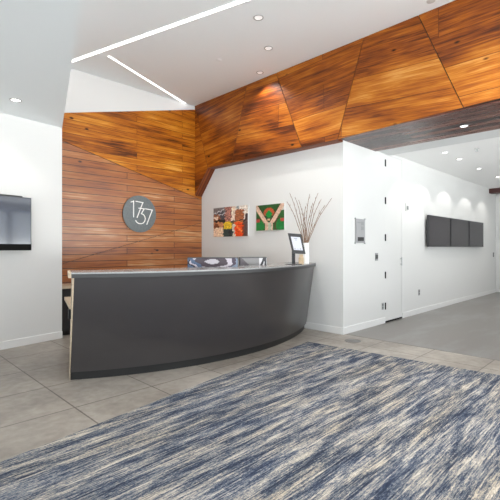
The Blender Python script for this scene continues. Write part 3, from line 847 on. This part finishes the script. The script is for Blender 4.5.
def monitor(c, yaw, wd, zt_, zb, colf, label):
    """c: centre on plan; the picture side faces the lobby"""
    n = Vector((math.sin(yaw), -math.cos(yaw), 0)); u = Vector((math.cos(yaw), math.sin(yaw), 0))
    t = thing('computer_monitor', label, 'monitor', Vector((c[0], c[1], .7355)), yaw)
    fr = (Vector((c[0], c[1], 0)), u, n)
    bm = B(); fbox(bm, fr, -wd/2, wd/2, zb, zt_, -.03, 0); obj('casing', bm, 'dark_plastic', t, bevel=.003)
    bm = B(); fbox(bm, fr, -.03, .03, .75, zb+.1, -.06, -.03); obj('stand', bm, 'black_metal', t)
    bm = B(); fbox(bm, fr, -.13, .13, .7355, .75, -.16, .06); obj('foot', bm, 'black_metal', t, bevel=.003)
    grid_print('display', lambda s, v: fr[0]+u*(-wd/2+.004+(wd-.008)*s)+n*.0012+Vector((0, 0, zt_-.004+(zb-zt_+.008)*v)), 60, 36, colf, 'screen_picture', t)
monitor((-.475, 5.16), 0.0, .645, 1.212, .86, swirl, 'monitor with a black, white and blue swirl picture behind the desk counter')
monitor((.045, 5.62), .35, .41, 1.205, .86, greysw, 'grey monitor with black stripes at its right edge, right of the swirl one')

# ------------------------------------------------------------------ tablet kiosk on the counter
kc = Vector((.635, 5.93, ZT))
t = thing('tablet_kiosk', 'black tablet on a tilted counter stand at the desk\'s right end', 'tablet', kc, 0)
bm = B(); prism(bm, [kc+Vector(v) for v in ((-.12, -.06, 0), (.12, -.06, 0), (.12, .09, 0), (-.12, .09, 0))], ZT+.0002, ZT+.008); obj('base_plate', bm, 'black_metal', t, bevel=.002)
bm = B(); prism(bm, [kc+Vector(v) for v in ((-.022, -.012, 0), (.026, -.012, 0), (.026, .022, 0), (-.022, .022, 0))], ZT+.008, ZT+.20); obj('post', bm, 'black_metal', t, bevel=.003)
# tablet quad: corners from its tilt
def at(px, py, Y): return Vector(((px-250)/405*Y, Y, H+(248-py)/405*Y))
ctl, ctr, cbr, cbl = at(287.7, 233.1, 5.97), at(301.2, 234.1, 5.94), at(305.6, 253.8, 5.86), at(292.4, 253.0, 5.89)
nrm = (ctr-ctl).cross(cbl-ctl).normalized()
if nrm.y > 0: nrm = -nrm
def quadbox(name, cs, d0, d1, mat):
    bm = B(); F = [bm.verts.new(p+nrm*d1) for p in cs]; K = [bm.verts.new(p+nrm*d0) for p in cs]
    bm.faces.new(F); bm.faces.new(K[::-1])
    for j in range(4): bm.faces.new((F[j], F[(j+1) % 4], K[(j+1) % 4], K[j]))
    return obj(name, bm, mat, t)
def bil(s, v): return (ctl*(1-s)+ctr*s)*(1-v)+(cbl*(1-s)+cbr*s)*v
quadbox('case', [bil(0, 0), bil(1, 0), bil(1, 1), bil(0, 1)], -.022, 0, 'dark_plastic')
dsp = quadbox('display', [bil(.17, .17), bil(.86, .17), bil(.86, .84), bil(.17, .84)], .0004, .0016, 'screen_lit')
for s0, s1, v0, v1, nm in ((.38, .62, .24, .27, 'screen_text'), (.42, .58, .32, .34, 'screen_text'), (.25, .31, .745, .79, 'screen_icon'), (.66, .72, .745, .79, 'screen_icon'), (.46, .52, .77, .8, 'screen_icon')):
    bm = B(); cs = [bil(s0, v0), bil(s1, v0), bil(s1, v1), bil(s0, v1)]; bm.faces.new([bm.verts.new(p+nrm*.0022) for p in cs])
    obj(nm, bm, 'screen_ink', dsp)

# tan card holder, vase, twigs
cc = Vector((.765, 6.02, ZT))
t = thing('card_holder', 'small tan box behind the tablet stand', 'box', cc, 0)
bm = B(); prism(bm, [cc+Vector(v) for v in ((-.04, -.03, 0), (.03, -.03, 0), (.03, .03, 0), (-.04, .03, 0))], ZT+.0002, ZT+.10); obj('holder', bm, 'tan_card', t, bevel=.003)
bm = B(); prism(bm, [cc+Vector(v) for v in ((-.03, -.012, 0), (.022, -.012, 0), (.022, .012, 0), (-.03, .012, 0))], ZT+.10, ZT+.145); obj('cards', bm, 'tan_card', t)
VC = Vector((.838, 6.12, ZT))
t = thing('cylinder_vase', 'tall white cylindrical vase holding dry twigs on the counter', 'vase', VC, 0)
bm = B(); lathe(bm, VC, [(0, .0002), (.05, .0002), (.054, .006), (.056, .1), (.055, .30), (.053, .318), (.049, .318), (.048, .30), (.047, .02), (0, .015)]); obj('vessel', bm, 'vase_ceramic', t, smooth=True)
tips = [(289.5, 193), (287, 201.5), (299, 200), (310, 194), (318, 193), (321, 199), (331.5, 198), (295, 197), (313, 203), (306, 206), (325, 205), (302, 212)]
for i, (x, y) in enumerate(tips):
    r = random.Random(i)
    Y = 6.12+r.uniform(-.16, .16)
    tip = at(x, y, Y)
    b0 = VC+Vector((r.uniform(-.015, .02), r.uniform(-.02, .02), .03))
    # leaves the rim on the side it leans to
    neck = VC+Vector((max(-.036, min(.036, (tip.x-VC.x)*.14)), max(-.03, min(.03, (tip.y-VC.y)*.15)), .318))
    pts = []
    for k in range(13):
        s = k/12
        if s < .35: p = b0.lerp(neck, s/.35)
        else:
            q = (s-.35)/.65; p = neck.lerp(tip, q)+Vector((math.sin(q*PI)*.03*(1 if x < 306 else -1), 0, 0))
            p += Vector((math.sin(q*9+i)*.006, math.cos(q*8+i)*.006, 0))
        pts.append(p)
    bm = B(); tube(bm, pts, [.0068-.0036*k/12 for k in range(13)], 6)
    for k in (7, 9, 10, 11):
        p = pts[k]; d = (pts[k]-pts[k-1]).normalized(); sd = Vector((r.uniform(-1, 1), r.uniform(-.6, .6), .6)).normalized()
        e = p+(d*.7+sd*.5).normalized()*r.uniform(.03, .075)
        tube(bm, [p, p.lerp(e, .5)+Vector((0, 0, .004)), e], [.0036, .003, .002], 5)
    o = obj('dry_twig', bm, 'twig_bark', loc=b0, rotz=0, smooth=True)
    tag(o, 'thin brown dry twig standing in the white vase', 'twig', 'dry twigs in the white vase')

# ------------------------------------------------------------------ floor box
fc = Vector((1.47, 5.80, 0))
t = thing('floor_box', 'round grey metal outlet cover set in the tiled floor', 'floor outlet', fc, PI/4)
bm = B(); cyl(bm, fc+Vector((0, 0, .0002)), fc+Vector((0, 0, .006)), .115, .108, seg=40); obj('cover_ring', bm, 'floor_box_metal', t, smooth=True)
bm = B(); cyl(bm, fc+Vector((0, 0, .006)), fc+Vector((0, 0, .008)), .075, .072, seg=32); obj('lid', bm, 'threshold_metal', t, smooth=True)

# ------------------------------------------------------------------ ceiling lights
def spot(parent, p, energy, size, blend, d=Vector((0, 0, -1)), rad=.025, col=(1, .965, .91)):
    l = bpy.data.lights.new('lamp', 'SPOT'); l.energy = energy; l.spot_size = math.radians(size); l.spot_blend = blend
    l.shadow_soft_size = rad; l.color = col
    o = bpy.data.objects.new('lamp', l); C.objects.link(o); o.parent = parent
    o.matrix_parent_inverse = Matrix.Identity(4)
    M = parent.matrix_basis.inverted() @ (Matrix.Translation(p) @ d.to_track_quat('-Z', 'Y').to_matrix().to_4x4())
    o.matrix_basis = M
    return o
def downlight(p, r, label, energy=30, size=110, blend=.6, aim=None, group=None, lens='lamp_lens'):
    p = Vector(p)
    t = thing('ceiling_downlight', label, 'ceiling light', p, 0, group)
    bm = B(); lathe(bm, p, [(r*.74, -.0015), (r*.78, -.008), (r, -.006), (r, -.0002), (r*.74, -.0002), (r*.74, -.0015)]); obj('trim_ring', bm, 'lamp_ring', t, smooth=True)
    bm = B(); cyl(bm, p+Vector((0, 0, -.001)), p+Vector((0, 0, -.004)), r*.73, seg=28); obj('lens', bm, lens, t)
    if energy: spot(t, p+Vector((0, 0, -.02)), energy, size, blend, aim or Vector((0, 0, -1)))
    return t
EN = dict(main=60, low=12, hall=17, sof=12)
downlight((.11, 5.27, CEIL), .068, 'large round ceiling downlight, nearest of the three in a row', EN['main'], 120, .8, lens='lamp_lens_soft')
downlight((.277, 6.075, CEIL), .066, 'round ceiling downlight in the middle of the row of three', EN['main'], 120, .8, lens='lamp_lens_soft')
downlight((.17, 6.92, CEIL), .062, 'small round ceiling downlight closest to the amber bulkhead', EN['main'], 120, .8, lens='lamp_lens_soft')
downlight((-2.80, 4.84, LOW), .065, 'round downlight in the low ceiling above the left television', EN['low'], 118, .35)
downlight((-3.85, 3.30, LOW), .065, 'downlight in the low ceiling left of the frame', EN['low'], 118, .35)
for (x, y), lab in zip(((3.49, 7.25), (4.02, 7.78), (4.93, 8.72), (5.95, 9.73), (6.93, 10.70)),
        ('hall ceiling downlight nearest the wood bulkhead', 'second hall ceiling downlight from the wood bulkhead', 'third hall ceiling downlight from the wood bulkhead',
         'hall ceiling downlight nearest the far dark beam', 'hall ceiling downlight past the right of the frame')):
    downlight((x, y, HALL), .06, lab, EN['hall'], 82, .05, aim=Vector((-.25, .25, -1)).normalized(), group='downlights along the hall wall')
for q, (a_, b_) in enumerate(((2.2, -1.6), (2.2, .9), (.2, -1.6), (.2, .4), (-1.8, -1.6), (-1.8, .2), (4.0, -1.6), (4.2, .9))):  # unseen downlights added so floor bounce brightens the ceiling
    p = ab(a_, b_, CEIL)
    downlight(p, .066, 'added round fill downlight over the lobby outside the frame', 110, 125, .8, group='added lobby fill downlights outside the frame')
downlight((2.90, 5.49, 2.985), .055, 'small downlight set in the dark wood soffit', EN['sof'], 110, .6)
for q in range(5):  # unseen second row added to brighten the hall
    downlight(ab(7.6+q*1.35, 1.15, HALL), .06, 'added hall fill downlight outside the frame', 42, 120, .8, group='added hall fill downlights outside the frame')
# sprinklers / covers
def cap(p, r, label, mat='lamp_ring', drop=.006):
    p = Vector(p); t = thing('sprinkler_cover', label, 'sprinkler', p, 0)
    bm = B(); lathe(bm, p, [(0, -drop), (r*.9, -drop), (r, -drop*.5), (r, -.0002), (0, -.0002)]); obj('cover_plate', bm, mat, t, smooth=True)
    return t
Yc = 3.0*405/(248-60); cap(((219-250)/405*Yc, Yc, CEIL), .045, 'flat round sprinkler cover on the white ceiling between lights and light strips', 'ceiling_paint')
Yc = 3.0*405/(248-1); t = cap(((431-250)/405*Yc, Yc, CEIL), .05, 'sprinkler on the white ceiling at the top edge right of centre', 'light_plastic')
Yc = (HALL-H)*405/(248-148.5); p = Vector(((476.8-250)/405*Yc, Yc, HALL))
t = cap(p, .04, 'sprinkler head hanging from the hall ceiling', 'light_plastic')
bm = B(); cyl(bm, p+Vector((0, 0, -.006)), p+Vector((0, 0, -.05)), .012, seg=10); cyl(bm, p+Vector((0, 0, -.045)), p+Vector((0, 0, -.05)), .025, seg=12); obj('head', bm, 'steel', t)

# linear light slots in the white ceiling
def oncl(px, py):
    Y = (CEIL-H)*405/(248-py); return Vector(((px-250)/405*Y, Y, CEIL))
def strip(p0, p1, w, label):
    d = (p1-p0).normalized(); s = Vector((-d.y, d.x, 0))*w/2
    t = thing('linear_light', label, 'ceiling light', (p0+p1)/2, math.atan2(d.y, d.x))
    bm = B(); prism(bm, [p0-s, p1-s, p1+s, p0+s], CEIL-.004, CEIL-.0003); obj('diffuser', bm, 'lamp_diffuser', t)
    s2_ = s*1.08; e = d*.004
    bm = B()
    for sg_ in (-1, 1): prism(bm, [p0+s*sg_*1.001, p1+s*sg_*1.001, p1+s2_*sg_*1.02, p0+s2_*sg_*1.02], CEIL-.005, CEIL-.0003)
    obj('frame', bm, 'ceiling_paint', t)
a0, a1 = oncl(73, 60.5), oncl(245, -.5)
dd = (a1-a0).normalized()
strip(a0-dd*1.0, a1+dd*2.2, .066, 'long bright light strip crossing the white ceiling')
strip(oncl(109, 56), oncl(185, 103.3), .046, 'shorter bright light strip angled towards the plank wall')

# ------------------------------------------------------------------ daylight
w = bpy.data.worlds.new('sky'); bpy.context.scene.world = w; w.use_nodes = True
bg = w.node_tree.nodes['Background']; bg.inputs['Color'].default_value = (.90, .95, 1.0, 1); bg.inputs['Strength'].default_value = 4.2
wt = w.node_tree; wtc = wt.nodes.new('ShaderNodeTexCoord'); wsp = wt.nodes.new('ShaderNodeSeparateXYZ')
wt.links.new(wtc.outputs['Generated'], wsp.inputs[0])
wr = ramp(wt, [(0, (.94, .98, .985)), (.49, (.94, .98, .985)), (.51, (.20, .215, .225)), (1, (.22, .245, .28))])     # added glow below the horizon to lift the ceilings, dimmer sky above
wt.links.new(mathn(wt, 'MULTIPLY_ADD', wsp.outputs['Z'], .5, .5), wr.inputs['Fac']); wt.links.new(wr.outputs['Color'], bg.inputs['Color'])
bg.inputs['Strength'].default_value = 7.0
for (x0, x1, top) in ((A_REAR, A_BACK, 4.1), (A_BACK, 9.93, 2.8)):
    l = bpy.data.lights.new('window_portal', 'AREA'); l.shape = 'RECTANGLE'; l.size = x1-x0; l.size_y = top-.12
    l.cycles.is_portal = True
    o = bpy.data.objects.new('window_portal', l); C.objects.link(o)
    n = ab(0, 1)
    o.matrix_world = Matrix.Translation(ab((x0+x1)/2, B_WIN-.18, (top+.12)/2)) @ n.to_track_quat('-Z', 'Z').to_matrix().to_4x4()

l = bpy.data.lights.new('window_portal', 'AREA'); l.shape = 'RECTANGLE'; l.size = 6.7; l.size_y = 2.83; l.cycles.is_portal = True
o = bpy.data.objects.new('window_portal', l); C.objects.link(o)
o.matrix_world = Matrix.Translation(ab(A_REAR-.18, -.15, 1.535)) @ ab(1, 0).to_track_quat('-Z', 'Z').to_matrix().to_4x4()

# ------------------------------------------------------------------ camera
cd = bpy.data.cameras.new('camera'); cam = bpy.data.objects.new('camera', cd); C.objects.link(cam)
cam.location = (0, 0, H); cam.rotation_euler = (PI/2, 0, 0)
cd.sensor_width = 36; cd.lens = 405/500*36; cd.shift_y = -2/500; cd.clip_start = .05
sc = bpy.context.scene; sc.camera = cam
vs_ = sc.view_settings; vs_.view_transform = 'Standard'; vs_.look = 'None'; vs_.gamma = 1; vs_.use_curve_mapping = False
vs_.exposure = 0.5
